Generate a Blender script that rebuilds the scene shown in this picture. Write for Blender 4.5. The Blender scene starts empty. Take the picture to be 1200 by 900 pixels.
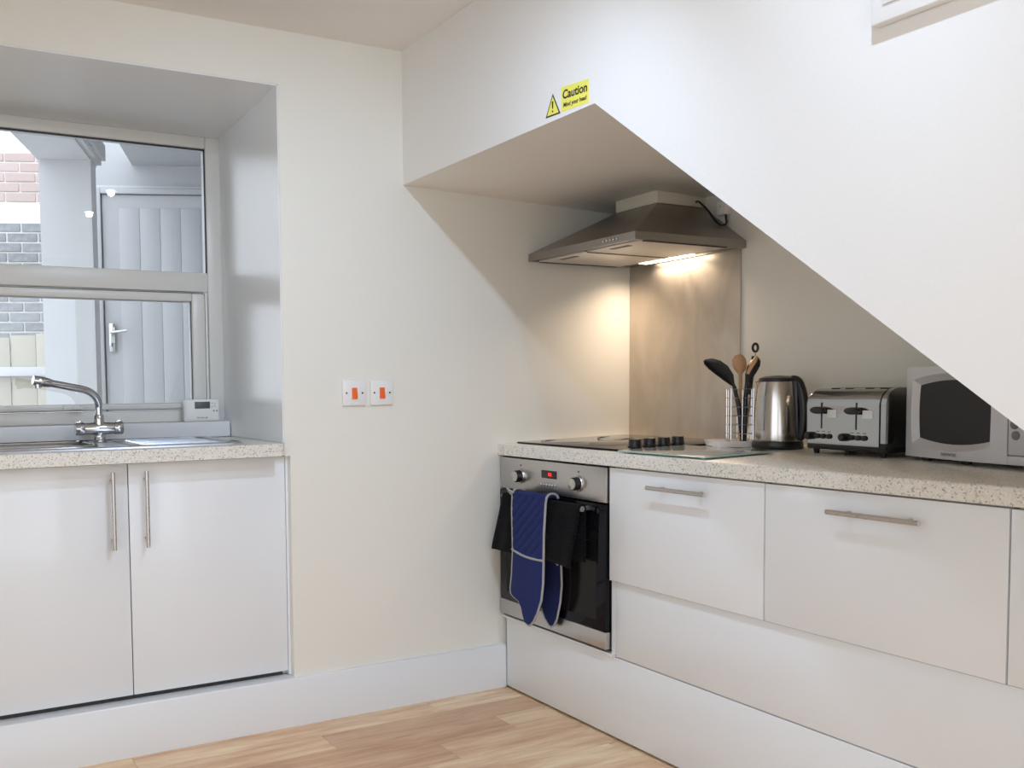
import bpy, bmesh, math, random
from mathutils import Vector, Matrix
R = math.radians
random.seed(7)
SC = bpy.context.scene
COL = SC.collection

# ------------------------------------------------------------------ camera
yaw, pitch, roll = R(27.1475), R(-3.2315), R(-0.7039)
fw = Vector((math.sin(yaw)*math.cos(pitch), math.cos(yaw)*math.cos(pitch), math.sin(pitch)))
r0 = Vector((math.cos(yaw), -math.sin(yaw), 0)); u0 = r0.cross(fw)
rt = r0*math.cos(roll) + u0*math.sin(roll); up = -r0*math.sin(roll) + u0*math.cos(roll)
cd = bpy.data.cameras.new('camera'); cam = bpy.data.objects.new('camera', cd); COL.objects.link(cam)
cam.matrix_world = Matrix(((rt.x, up.x, -fw.x, -1.9673), (rt.y, up.y, -fw.y, -2.8731), (rt.z, up.z, -fw.z, 1.1276), (0, 0, 0, 1)))
cd.sensor_fit = 'HORIZONTAL'; cd.sensor_width = 36; cd.lens = 36*1087.2/1200
cd.shift_x = 152.1/1200; cd.shift_y = 66.9/1200
cd.clip_start = .02
SC.camera = cam

# ------------------------------------------------------------------ world, exposure
w = bpy.data.worlds.new('sky'); SC.world = w; w.use_nodes = True
bg = w.node_tree.nodes['Background']
bg.inputs[0].default_value = (.88, .935, 1.02, 1); bg.inputs[1].default_value = 2.85
vs = SC.view_settings
vs.view_transform = 'Standard'; vs.look = 'None'; vs.gamma = 1; vs.use_curve_mapping = False
vs.exposure = -0.1
SC.cycles.max_bounces = 10; SC.cycles.diffuse_bounces = 6; SC.cycles.transparent_max_bounces = 12
SC.cycles.caustics_reflective = False; SC.cycles.caustics_refractive = False
SC.cycles.sample_clamp_indirect = 6

DOWNLIGHTS = [(-.87, -1.36), (-.87, -2.07)]
DOWN_POWER, HOOD_POWER = 33, 3.2

# ------------------------------------------------------------------ materials
def mat(name, col=(.8, .8, .8), rough=.5, metal=0, spec=.5, emit=None, es=0, coat=0):
    m = bpy.data.materials.new(name); m.use_nodes = True
    b = m.node_tree.nodes['Principled BSDF']
    b.inputs['Base Color'].default_value = (*col, 1); b.inputs['Roughness'].default_value = rough
    b.inputs['Metallic'].default_value = metal; b.inputs['Specular IOR Level'].default_value = spec
    b.inputs['Coat Weight'].default_value = coat
    if emit: b.inputs['Emission Color'].default_value = (*emit, 1); b.inputs['Emission Strength'].default_value = es
    return m
def nodes(m): return m.node_tree.nodes, m.node_tree.links, m.node_tree.nodes['Principled BSDF']
def coords(m, scale=(1, 1, 1), kind='Object'):
    n, l, b = nodes(m)
    tc = n.new('ShaderNodeTexCoord'); mp = n.new('ShaderNodeMapping'); mp.inputs['Scale'].default_value = scale
    l.new(tc.outputs[kind], mp.inputs['Vector']); return mp
def noise(m, scale, detail=3, vec=None, rough=.5):
    n, l, b = nodes(m)
    t = n.new('ShaderNodeTexNoise'); t.inputs['Scale'].default_value = scale; t.inputs['Detail'].default_value = detail
    t.inputs['Roughness'].default_value = rough
    if vec: l.new(vec.outputs[0], t.inputs['Vector'])
    return t
def ramp(m, src, stops):
    n, l, b = nodes(m)
    r = n.new('ShaderNodeValToRGB'); e = r.color_ramp.elements
    while len(e) < len(stops): e.new(.5)
    for i, (p, c) in enumerate(stops): e[i].position = p; e[i].color = (*c, 1)
    l.new(src, r.inputs[0]); return r
def bump(m, src, strength=.1, dist=.002):
    n, l, b = nodes(m)
    k = n.new('ShaderNodeBump'); k.inputs['Strength'].default_value = strength; k.inputs['Distance'].default_value = dist
    l.new(src, k.inputs['Height']); l.new(k.outputs[0], b.inputs['Normal'])

def paint(name, col, rough, bs=.15):
    m = mat(name, col, rough); mp = coords(m)
    t = noise(m, 90, 4, mp); bump(m, t.outputs[0], bs, .002)
    return m
M = {}
M['wall'] = paint('wall_paint', (.80, .785, .715), .5)
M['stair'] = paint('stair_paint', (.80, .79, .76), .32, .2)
M['ceil'] = paint('ceiling_paint', (.83, .81, .78), .7)
M['reveal'] = paint('reveal_gloss', (.85, .88, .90), .22, .12)
M['soffit'] = paint('soffit_lightened', (.90, .875, .83), .6)  # stair paint lightened so its colour stands in for bounced light
M['trim'] = mat('white_gloss_trim', (.75, .765, .775), .3)
M['gloss'] = mat('white_gloss_unit', (.785, .81, .825), .16, coat=.2)
M['carcass'] = mat('cabinet_carcass', (.62, .58, .52), .5)
M['dark'] = mat('dark_gap', (.03, .028, .025), .6)
M['upvc'] = mat('upvc_frame', (.70, .695, .66), .32)
M['gasket'] = mat('black_gasket', (.02, .022, .03), .5)
M['plastic'] = mat('white_plastic', (.82, .82, .80), .35)
M['cream'] = mat('cream_board', (.72, .68, .56), .45)
M['black'] = mat('black_plastic', (.012, .011, .012), .35)
M['blackmatt'] = mat('black_matt', (.02, .02, .021), .6)
M['traywhite'] = mat('tray_white', (.88, .88, .90), .3)
M['toaster'] = mat('toaster_steel', (.40, .41, .41), .10, 1)
M['chrome'] = mat('chrome', (.55, .56, .575), .08, 1)
M['darkglass'] = mat('oven_glass', (.005, .005, .007), .06, 0, .22)
M['ovenwin'] = mat('oven_window', (.010, .009, .009), .08, 0, .2)
M['orange'] = mat('orange_rocker', (.85, .15, .03), .35)
M['screw'] = mat('screw_hole', (.05, .045, .04), .5)
M['yellow'] = mat('sign_yellow', (.84, .78, .13), .4)
M['ink'] = mat('sign_ink', (.01, .01, .012), .5)
M['sticker'] = mat('sticker_white', (.82, .82, .80), .4)
M['greyink'] = mat('grey_ink', (.10, .10, .10), .5)
M['lcd'] = mat('lcd_grey', (.07, .085, .085), .3)
M['red'] = mat('red_digits', (.5, .01, .01), .5, emit=(1, .03, .03), es=2.2)
M['displ'] = mat('display_black', (.015, .008, .008), .2)
M['wood'] = mat('spoon_wood', (.62, .36, .19), .5)
M['silver'] = mat('silver_plastic', (.58, .58, .59), .38, .15)
M['midgrey'] = mat('grey_buttons', (.16, .165, .17), .4)
M['mwglass'] = mat('microwave_glass', (.022, .019, .018), .3, spec=.25)
M['lens'] = mat('lamp_lens', (1, 1, 1), .4, emit=(1, .93, .82), es=25)
M['tube'] = mat('hood_tube', (1, 1, 1), .4, emit=(1, .86, .66), es=9)
M['outwhite'] = mat('porch_white', (.64, .64, .655), .5)
M['mortar'] = mat('mortar', (.86, .85, .80), .9)
M['porchshaded'] = mat('porch_white_shaded', (.47, .475, .49), .5)  # porch white darkened, the shade under the roof put into the colour
M['fence'] = mat('fence_wood', (.50, .46, .38), .8)
M['paving'] = mat('paving', (.58, .58, .57), .9)
M['pipgrey'] = mat('grey_binding', (.36, .355, .35), .8)
M['glassedge'] = mat('glass_edge', (.35, .55, .47), .1)

def steel(name, col, rough, stretch, amt=.12, scale=60):
    m = mat(name, col, rough, 1); n, l, b = nodes(m); mp = coords(m, stretch)
    t = noise(m, scale, 4, mp)
    mr = n.new('ShaderNodeMapRange'); mr.inputs[3].default_value = max(.03, rough-amt); mr.inputs[4].default_value = rough+amt
    l.new(t.outputs[0], mr.inputs[0]); l.new(mr.outputs[0], b.inputs['Roughness'])
    bump(m, t.outputs[0], .06, .001)
    return m
M['steel'] = steel('brushed_steel', (.60, .575, .55), .30, (1, 1, 14))
M['steelh'] = steel('brushed_steel_fascia', (.56, .545, .53), .36, (30, 1, 30), .08)
M['hood'] = steel('hood_steel', (.36, .335, .31), .36, (2, 2, 2), .08, 12)
M['sink'] = steel('sink_steel', (.60, .62, .65), .32, (1, 1, 1), .08, 14)
M['kettle'] = mat('kettle_steel', (.52, .49, .46), .2, 1)
M['filter'] = mat('filter_mesh', (.74, .70, .66), .4, .35)
M['latch'] = mat('latch_brown', (.20, .16, .11), .5, .4)
m = M['splash'] = mat('splashback_steel', (.52, .475, .42), .33, 1)
n, l, b = nodes(m); mp = coords(m, (1, 1, .35)); t = noise(m, 5, 5, mp); t.inputs['Distortion'].default_value = 1.8
mr = n.new('ShaderNodeMapRange'); mr.inputs[3].default_value = .24; mr.inputs[4].default_value = .46
l.new(t.outputs[0], mr.inputs[0]); l.new(mr.outputs[0], b.inputs['Roughness'])
t2 = noise(m, 7, 6, mp); t2.inputs['Distortion'].default_value = 2.5
rr = ramp(m, t2.outputs[0], [(.3, (.52, .465, .40)), (.7, (.61, .555, .49))]); l.new(rr.outputs[0], b.inputs['Base Color'])

m = M['worktop'] = mat('speckled_worktop', (.7, .68, .6), .28); n, l, b = nodes(m); mp = coords(m)
v = n.new('ShaderNodeTexVoronoi'); v.inputs['Scale'].default_value = 300; l.new(mp.outputs[0], v.inputs['Vector'])
r1 = ramp(m, v.outputs['Color'], [(.0, (.26, .24, .20)), (.16, (.46, .43, .37)), (.28, (.70, .68, .61)), (.75, (.77, .75, .69)), (1, (.86, .85, .81))])
l.new(r1.outputs[0], b.inputs['Base Color'])

m = M['floor'] = mat('wood_vinyl', (.7, .5, .35), .38); n, l, b = nodes(m)
oi = n.new('ShaderNodeObjectInfo'); tc = n.new('ShaderNodeTexCoord'); mp = n.new('ShaderNodeMapping')
ad = n.new('ShaderNodeVectorMath'); ad.operation = 'SCALE'; cmb = n.new('ShaderNodeCombineXYZ')
for i in range(3): l.new(oi.outputs['Random'], cmb.inputs[i])
l.new(cmb.outputs[0], ad.inputs[0]); ad.inputs['Scale'].default_value = 37
l.new(tc.outputs['Object'], mp.inputs['Vector']); l.new(ad.outputs[0], mp.inputs['Location']); mp.inputs['Scale'].default_value = (1.6, 11, 1)
g1 = noise(m, 2.2, 5, mp, .6); mp2 = n.new('ShaderNodeMapping'); l.new(tc.outputs['Object'], mp2.inputs['Vector']); l.new(ad.outputs[0], mp2.inputs['Location']); mp2.inputs['Scale'].default_value = (3, 60, 1)
g2 = noise(m, 2.5, 6, mp2, .65)
ra = ramp(m, g1.outputs[0], [(.28, (.62, .39, .245)), (.45, (.75, .53, .355)), (.58, (.84, .66, .46)), (.75, (.90, .76, .56))])
rb = ramp(m, g2.outputs[0], [(.32, (.66, .58, .52)), (.55, (1, 1, 1))])
rc = ramp(m, oi.outputs['Random'], [(0, (.80, .66, .58)), (.35, (.97, .88, .80)), (.7, (1.02, .98, .92)), (1, (1.12, 1.14, 1.06))])
mx = n.new('ShaderNodeMix'); mx.data_type = 'RGBA'; mx.blend_type = 'MULTIPLY'; mx.inputs[0].default_value = .45
l.new(ra.outputs[0], mx.inputs[6]); l.new(rb.outputs[0], mx.inputs[7])
mx2 = n.new('ShaderNodeMix'); mx2.data_type = 'RGBA'; mx2.blend_type = 'MULTIPLY'; mx2.inputs[0].default_value = 1
l.new(mx.outputs[2], mx2.inputs[6]); l.new(rc.outputs[0], mx2.inputs[7]); l.new(mx2.outputs[2], b.inputs['Base Color'])
bump(m, g2.outputs[0], .05, .001)

def fabric(name, col, scale, strength):
    m = mat(name, col, .95, spec=.1); n, l, b = nodes(m); mp = coords(m)
    wv = n.new('ShaderNodeTexWave'); wv.bands_direction = 'Z'; wv.inputs['Scale'].default_value = scale; l.new(mp.outputs[0], wv.inputs['Vector'])
    bump(m, wv.outputs[0], strength, .002); b.inputs['Sheen Weight'].default_value = .04
    return m
M['towel'] = fabric('black_towelling', (.005, .005, .0065), 60, .8)
M['navy'] = fabric('navy_cotton', (.022, .032, .125), 260, .2)
M['navyd'] = fabric('navy_cotton_dark', (.014, .020, .085), 260, .2)

def brickmat(name, c1, c2):
    m = mat(name, c1, .85); n, l, b = nodes(m); oi = n.new('ShaderNodeObjectInfo')
    r = ramp(m, oi.outputs['Random'], [(0, c1), (1, c2)]); mp = coords(m); t = noise(m, 25, 4, mp)
    mx = n.new('ShaderNodeMix'); mx.data_type = 'RGBA'; mx.inputs[7].default_value = (.45, .44, .43, 1)
    l.new(t.outputs[0], mx.inputs[0]); l.new(r.outputs[0], mx.inputs[6]); l.new(mx.outputs[2], b.inputs['Base Color'])
    return m
M['brickred'] = brickmat('red_brick', (.60, .36, .31), (.68, .48, .43))
M['brickgrey'] = brickmat('grey_brick', (.085, .10, .135), (.19, .21, .25))

m = M['glass'] = bpy.data.materials.new('clear_glass'); m.use_nodes = True
n, l = m.node_tree.nodes, m.node_tree.links; n.clear()
o = n.new('ShaderNodeOutputMaterial'); ms = n.new('ShaderNodeMixShader'); tr = n.new('ShaderNodeBsdfTransparent'); gl = n.new('ShaderNodeBsdfGlossy')
tr.inputs[0].default_value = (.95, .97, .98, 1); gl.inputs['Roughness'].default_value = .01
fr = n.new('ShaderNodeFresnel'); fr.inputs[0].default_value = 1.5
l.new(fr.outputs[0], ms.inputs[0]); l.new(tr.outputs[0], ms.inputs[1]); l.new(gl.outputs[0], ms.inputs[2]); l.new(ms.outputs[0], o.inputs[0])
m = M['board'] = bpy.data.materials.new('worktop_saver_glass'); m.use_nodes = True
n, l = m.node_tree.nodes, m.node_tree.links; b = n['Principled BSDF']
b.inputs['Base Color'].default_value = (.42, .44, .42, 1); b.inputs['Roughness'].default_value = .08

# ------------------------------------------------------------------ mesh helpers
class MB:
    def __init__(s): s.bm = bmesh.new(); s.mi = 0
    def _mark(s, geom):
        for f in geom:
            if isinstance(f, bmesh.types.BMFace): f.material_index = s.mi
    def box(s, x0, x1, y0, y1, z0, z1, bev=0, seg=2):
        if x0 > x1: x0, x1 = x1, x0
        if y0 > y1: y0, y1 = y1, y0
        if z0 > z1: z0, z1 = z1, z0
        vs = [s.bm.verts.new((x, y, z)) for x in (x0, x1) for y in (y0, y1) for z in (z0, z1)]
        fs = [s.bm.faces.new([vs[i] for i in q]) for q in ((0, 1, 3, 2), (4, 6, 7, 5), (0, 4, 5, 1), (2, 3, 7, 6), (0, 2, 6, 4), (1, 5, 7, 3))]
        for f in fs: f.material_index = s.mi
        if bev:
            ed = set(e for f in fs for e in f.edges)
            g = bmesh.ops.bevel(s.bm, geom=list(ed), offset=bev, segments=seg, profile=.5, affect='EDGES')
            for f in g['faces']: f.material_index = s.mi
        return s
    def hexa(s, pts, bev=0):        # 8 points, bottom ring then top ring
        vs = [s.bm.verts.new(p) for p in pts]
        fs = [s.bm.faces.new([vs[i] for i in q]) for q in ((3, 2, 1, 0), (4, 5, 6, 7), (0, 1, 5, 4), (1, 2, 6, 5), (2, 3, 7, 6), (3, 0, 4, 7))]
        for f in fs: f.material_index = s.mi
        if bev: bmesh.ops.bevel(s.bm, geom=list(set(e for f in fs for e in f.edges)), offset=bev, segments=2, profile=.5, affect='EDGES')
        return s
    def tube(s, pts, r, n=12, cap=True, closed=False):
        pts = [Vector(p) for p in pts]; N = len(pts)
        rr = r if isinstance(r, (list, tuple)) else [r]*N
        rings = []; ref = None
        for i, p in enumerate(pts):
            if closed: t = pts[(i+1) % N]-pts[i-1]
            else: t = pts[min(i+1, N-1)]-pts[max(i-1, 0)]
            t.normalize()
            if ref is None: ref = t.orthogonal().normalized()
            ref = (ref-t*ref.dot(t)).normalized(); bn = t.cross(ref)
            rings.append([s.bm.verts.new(p+(ref*math.cos(2*math.pi*k/n)+bn*math.sin(2*math.pi*k/n))*rr[i]) for k in range(n)])
        for i in range(N if closed else N-1):
            A, B = rings[i], rings[(i+1) % N]
            off = 0
            if closed and i == N-1:
                off = min(range(n), key=lambda o: sum((A[k].co-B[(k+o) % n].co).length for k in range(n)))
            for k in range(n):
                f = s.bm.faces.new((A[k], A[(k+1) % n], B[(k+1+off) % n], B[(k+off) % n])); f.material_index = s.mi
        if cap and not closed:
            f = s.bm.faces.new(rings[0][::-1]); f.material_index = s.mi
            f = s.bm.faces.new(rings[-1]); f.material_index = s.mi
        return s
    def lathe(s, prof, c=(0, 0, 0), n=32, axis='z', cap=True):
        rings = []
        for (r, h) in prof:
            ring = []
            for k in range(n):
                a = 2*math.pi*k/n; u, v = r*math.cos(a), r*math.sin(a)
                p = {'z': (u, v, h), 'x': (h, u, v), 'y': (v, h, u)}[axis]
                ring.append(s.bm.verts.new(Vector(p)+Vector(c)))
            rings.append(ring)
        for A, B in zip(rings, rings[1:]):
            for k in range(n):
                f = s.bm.faces.new((A[k], A[(k+1) % n], B[(k+1) % n], B[k])); f.material_index = s.mi
        if cap:
            f = s.bm.faces.new(rings[0][::-1]); f.material_index = s.mi
            f = s.bm.faces.new(rings[-1]); f.material_index = s.mi
        return s
    def prism(s, poly, f0, f1, bev=0):   # poly of 2D pts, f0/f1 map (a,b)->3D for both ends
        A = [s.bm.verts.new(f0(*p)) for p in poly]; B = [s.bm.verts.new(f1(*p)) for p in poly]; n = len(poly)
        fs = [s.bm.faces.new(A[::-1]), s.bm.faces.new(B)]
        for k in range(n): fs.append(s.bm.faces.new((A[k], A[(k+1) % n], B[(k+1) % n], B[k])))
        for f in fs: f.material_index = s.mi
        if bev:
            ed = set(fs[0].edges) | set(fs[1].edges)
            bmesh.ops.bevel(s.bm, geom=list(ed), offset=bev, segments=2, profile=.5, affect='EDGES')
        return s
    def ring(s, A, B):
        A = [s.bm.verts.new(p) for p in A]; B = [s.bm.verts.new(p) for p in B]; n = len(A)
        for k in range(n):
            f = s.bm.faces.new((A[k], A[(k+1) % n], B[(k+1) % n], B[k])); f.material_index = s.mi
        return s
    def grid(s, P, thick=None):
        V = [[s.bm.verts.new(p) for p in row] for row in P]
        for i in range(len(V)-1):
            for j in range(len(V[0])-1):
                f = s.bm.faces.new((V[i][j], V[i][j+1], V[i+1][j+1], V[i+1][j])); f.material_index = s.mi
        return s
    def build(s, name, m, parent=None, world=True, smooth=40, weld=False):
        if weld: bmesh.ops.remove_doubles(s.bm, verts=s.bm.verts[:], dist=1e-5)
        bmesh.ops.recalc_face_normals(s.bm, faces=s.bm.faces[:])
        if parent is not None and world: s.bm.transform(world_mat(parent).inverted())
        me = bpy.data.meshes.new(name); s.bm.to_mesh(me); s.bm.free()
        for x in (m if isinstance(m, (list, tuple)) else [m]): me.materials.append(M[x])
        me.polygons.foreach_set('use_smooth', [True]*len(me.polygons))
        me.set_sharp_from_angle(angle=R(smooth))
        ob = bpy.data.objects.new(name, me); COL.objects.link(ob)
        if parent is not None: ob.parent = parent
        return ob
def world_mat(o):
    mt = o.matrix_basis.copy()
    while o.parent: o = o.parent; mt = o.matrix_basis @ mt
    return mt
def thing(name, label, cat, loc=(0, 0, 0), rz=0, group=None):
    o = bpy.data.objects.new(name, None); COL.objects.link(o); o.empty_display_size = .05
    o.location = loc; o.rotation_euler = (0, 0, rz)
    return tag(o, label, cat, group)
def tag(o, label, cat, group=None):
    o['label'] = label; o['category'] = cat
    if group: o['group'] = group
    return o
def struct(o): o['kind'] = 'structure'; return o
def text(body, size, mt, parent, mtx, ext=.0002, sx=1, name='lettering', off=0):
    c = bpy.data.curves.new(name, 'FONT'); c.body = body; c.size = size; c.extrude = ext; c.offset = off; c.align_x = 'CENTER'; c.align_y = 'CENTER'
    c.materials.append(M[mt]); o = bpy.data.objects.new(name, c); COL.objects.link(o); o.parent = parent
    o.matrix_basis = world_mat(parent).inverted() @ mtx @ Matrix.Diagonal((sx, 1, 1, 1)); mb = o.matrix_basis.copy(); me = bpy.data.meshes.new_from_object(o.evaluated_get(bpy.context.evaluated_depsgraph_get())); bpy.data.objects.remove(o)
    me.name = name; o = bpy.data.objects.new(name, me); COL.objects.link(o); o.parent = parent; o.matrix_basis = mb; return o
def face_mtx(loc, xdir, zup=(0, 0, 1)):   # text plane: x along xdir, y up
    x = Vector(xdir).normalized(); y = Vector(zup); z = x.cross(y).normalized(); y = z.cross(x)
    return Matrix(((x.x, y.x, z.x, loc[0]), (x.y, y.y, z.y, loc[1]), (x.z, y.z, z.z, loc[2]), (0, 0, 0, 1)))
def arc(cx, cy, r, a0, a1, n): return [(cx+r*math.cos(R(a0+(a1-a0)*i/n)), cy+r*math.sin(R(a0+(a1-a0)*i/n))) for i in range(n+1)]
def rrect(x0, x1, y0, y1, r, n=6):
    return arc(x1-r, y1-r, r, 0, 90, n)+arc(x0+r, y1-r, r, 90, 180, n)+arc(x0+r, y0+r, r, 180, 270, n)+arc(x1-r, y0+r, r, 270, 360, n)

# ------------------------------------------------------------------ room shell
H = 2.288; XR = .63; XL = -3.4; YB = -4.3
fl = struct(MB().box(XL, XR, YB, .74, -.12, -.004).build('floor', 'floor'))
W = .125
pm = {}
def plank(x0, x1, k):
    L = round(x1-x0, 3)
    if L < .05: return
    y1 = -.012-W*k+W
    if L not in pm:
        b = MB(); h = .0003
        b.box(h, L-h, -W+h, -h, -.004, 0, .0006, 1)
        ob = b.build('plank', 'floor', fl, world=False); pm[L] = ob.data
    else:
        ob = bpy.data.objects.new('plank', pm[L]); COL.objects.link(ob); ob.parent = fl
    ob.location = (x0, y1, 0)
first = {1: -.343, 2: -.80, 3: -.204, 4: -.50, 5: -.62, 6: -.03, 7: -.40}
rowL = .9
for k in range(1, 35):
    j = first.get(k, -random.uniform(.05, .9)); x = .0
    cuts = [0.0]; xx = j
    while xx > XL+.1: cuts.append(xx); xx -= (1.044 if k == 1 else rowL)
    cuts.append(XL)
    for a, c in zip(cuts, cuts[1:]): plank(round(c, 3), round(a, 3), k)

b = MB()
b.box(-.838, .75, 0, .74, 0, 2.4).box(-.858, -.838, 0, .74, .909, 2.4).box(XL-.1, -2.64, 0, .74, 0, 2.4)
b.box(-2.64, -.838, 0, .74, 0, .158).box(-2.64, -.838, .66, .74, .158, 1.0).box(-2.64, -1.889, .032, .05, .158, .911)
b.hexa([(-2.64, 0, 2.115), (-.858, 0, 2.115), (-.858, .74, 2.094), (-2.64, .74, 2.094), (-2.64, 0, 2.4), (-.858, 0, 2.4), (-.858, .74, 2.4), (-2.64, .74, 2.4)])
struct(b.build('wall_back', 'wall'))
struct(MB().box(XL-.1, XR+.12, YB-.1, .74, H, H+.12).build('ceiling', 'ceil'))
struct(MB().box(XR, XR+.12, YB, 0, 0, H).build('wall_alcove', 'wall'))
b = MB(); b.box(XL-.1, XL, -1.6, 0, 0, H).box(XL-.1, XL, YB, -4.0, 0, H).box(XL-.1, XL, -4.0, -1.6, 2.14, H).box(XL-.1, XL, -4.0, -1.6, 0, .3)
struct(b.build('wall_left', 'wall'))
b = MB(); b.box(XL, -3.25, YB-.1, YB, 0, H).box(-.55, XR, YB-.1, YB, 0, H).box(-3.25, -.55, YB-.1, YB, 2.16, H)
struct(b.build('wall_front', 'wall'))
def fill_casement(name, f, L, z0, z1):
    b = MB(); t = .06
    for a, c, p, q in ((0, L, z0, z0+t), (0, L, z1-t, z1), (0, t, z0+t, z1-t), (L-t, L, z0+t, z1-t), (L/2-t/2, L/2+t/2, z0+t, z1-t)): f(b, a, c, p, q)
    return struct(b.build(name, 'upvc'))
fill_casement('fill_window_front', lambda b, a, c, p, q: b.box(-3.25+a, -3.25+c, YB-.08, YB-.02, p, q), 2.70, .0, 2.16)  # invented window in the unseen wall, sized to let in fill light
fill_casement('fill_window_left', lambda b, a, c, p, q: b.box(XL-.08, XL-.02, -4.0+a, -4.0+c, p, q), 2.4, .3, 2.14)  # second invented window, out of view, lighting stair side and drawers
# boxed-in staircase: flat soffit, then the slope of the flight
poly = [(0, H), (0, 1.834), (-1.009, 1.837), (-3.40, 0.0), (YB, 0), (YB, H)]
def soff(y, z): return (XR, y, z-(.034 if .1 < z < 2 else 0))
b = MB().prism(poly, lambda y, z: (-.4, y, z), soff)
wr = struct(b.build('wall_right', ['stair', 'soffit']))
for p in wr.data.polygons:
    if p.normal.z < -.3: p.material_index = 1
# window recess linings
struct(MB().box(-.8625, -.8585, .001, .66, .9535, 2.112).build('trim_1', 'reveal'))
b = MB(); b.hexa([(-2.64, .001, 2.1105), (-.8625, .001, 2.1105), (-.8625, .66, 2.089), (-2.64, .66, 2.089), (-2.64, .001, 2.1145), (-.8625, .001, 2.1145), (-.8625, .66, 2.095), (-2.64, .66, 2.095)])
struct(b.build('trim_2', 'reveal'))
struct(MB().box(-2.64, -2.616, .002, .66, .953, 2.108).build('trim_3', 'reveal'))
b = MB().prism([(0, 0), (-.018, 0), (-.018, .157), (-.013, .163), (0, .163)], lambda y, z: (XL, y, z), lambda y, z: (.011, y, z))
b.box(-2.64, -.838, 0, .045, .157, .163)
struct(b.build('baseboard_back', 'trim'))
struct(MB().box(-1.9, -.862, .045, .05, .163, .176).build('gap_shade_strip', 'dark'))  # dark strip standing in for the shade in the gap under the doors
struct(MB().box(-2.616, -.866, .545, .64, .953, 1.012, .004).build('trim_4', 'trim'))

# ------------------------------------------------------------------ window
Y0 = .62
b = MB()
b.box(-.919, -.862, Y0, Y0+.06, 1.012, 2.09, .004).box(-2.616, -2.56, Y0, Y0+.06, 1.012, 2.09, .004)
b.box(-2.56, -.919, Y0, Y0+.06, 2.046, 2.09, .004).box(-2.56, -.919, Y0, Y0+.06, 1.012, 1.056, .004)
win = struct(b.build('window_1', 'upvc'))
MB().box(-2.56, -.919, Y0+.001, Y0+.06, 1.505, 1.578, .004).build('transom', 'upvc', win)
b = MB()
b.box(-.986, -.934, Y0-.008, Y0+.05, 1.062, 1.498, .006).box(-2.548, -2.50, Y0-.008, Y0+.05, 1.062, 1.498, .006)
b.box(-2.50, -.986, Y0-.008, Y0+.05, 1.466, 1.498, .006).box(-2.50, -.986, Y0-.008, Y0+.05, 1.062, 1.084, .006)
b.build('sash', 'upvc', win)
MB().box(-2.56, -.919, Y0+.024, Y0+.028, 1.578, 2.046).build('pane', 'glass', win)
MB().box(-2.50, -.986, Y0+.024, Y0+.028, 1.084, 1.466).build('pane', 'glass', win)
b = MB()
b.box(-2.56, -.919, Y0+.008, Y0+.014, 2.0405, 2.046).box(-.9235, -.919, Y0+.008, Y0+.014, 1.578, 2.046)
b.box(-.9885, -.986, Y0+.004, Y0+.01, 1.084, 1.466).box(-.9335, -.9315, Y0-.001, Y0+.005, 1.062, 1.498).box(-2.55, -.934, Y0-.001, Y0+.005, 1.4985, 1.5)
b.box(-2.55, -.934, Y0-.001, Y0+.005, 1.0595, 1.0615)
b.build('gasket', 'gasket', win)
b = MB(); b.box(-1.465, -1.395, Y0-.02, Y0-.008, 1.064, 1.08, .003).box(-1.41, -1.395, Y0-.035, Y0-.02, 1.062, 1.082, .003).box(-1.435, -1.395, Y0-.04, Y0-.03, 1.066, 1.078, .003)
b.build('window_handle', 'upvc', win)

# ------------------------------------------------------------------ outside: porch, brick wall, fence
az = R(20); D = Vector((math.sin(az), math.cos(az), 0)); E1 = Vector((math.cos(az), -math.sin(az), 0)); C0 = Vector((-1.9673, -2.8731, 0))
OF = thing  # outdoor frame helper
def outroot(ob):
    ob.matrix_basis = Matrix(((E1.x, D.x, 0, C0.x), (E1.y, D.y, 0, C0.y), (0, 0, 1, 0), (0, 0, 0, 1))); return ob
def obuild(b, name, m, parent=None):
    ob = b.build(name, m, parent, world=False)
    if parent is None: outroot(ob)
    return ob
porch = struct(obuild(MB().box(-1.45, 2.4, 6.8, 6.95, -.02, 2.9), 'wall_porch', 'porchshaded'))
obuild(MB().box(-1.45, 2.4, 6.785, 6.8, 2.56, 2.575), 'moulding', 'outwhite', porch)
pier = struct(obuild(MB().box(-1.128, -.872, 5.0, 5.16, -.02, 2.322).box(-.884, -.868, 4.99, 5.0, -.02, 2.322), 'pillar_porch', 'outwhite'))
beam = obuild(MB().box(-1.135, -.872, 4.02, 5.18, 2.322, 2.72), 'beam_porch', 'outwhite'); struct(beam)
b = MB(); b.box(-.872, -.845, 4.02, 5.18, 2.335, 2.37).box(-.845, -.822, 4.02, 5.18, 2.36, 2.44)
obuild(b, 'cornice', 'outwhite', beam)
struct(obuild(MB().box(-.90, 2.4, 3.5, 6.8, 2.72, 2.80), 'ceiling_porch', 'porchshaded'))
struct(obuild(MB().box(1.3, 1.42, 4.0, 6.8, -.02, 2.72), 'porch_light_block', 'outwhite'))  # unseen side wall added to keep light out of the porch
dr = obuild(MB().box(-1.108, -.25, 6.77, 6.80, .5, 2.507), 'door_1', 'porchshaded'); struct(dr)
b = MB(); b.box(-1.165, -1.115, 6.74, 6.8, .5, 2.55, .004).box(-.243, -.19, 6.74, 6.8, .5, 2.55, .004).box(-1.115, -.243, 6.74, 6.8, 2.512, 2.55, .004)
obuild(b, 'door_frame', 'porchshaded', dr)
obuild(MB().box(-1.115, -1.108, 6.765, 6.79, .5, 2.512).box(-1.108, -.243, 6.765, 6.79, 2.507, 2.512), 'door_gap', 'gasket', dr)
x = -.995
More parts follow.
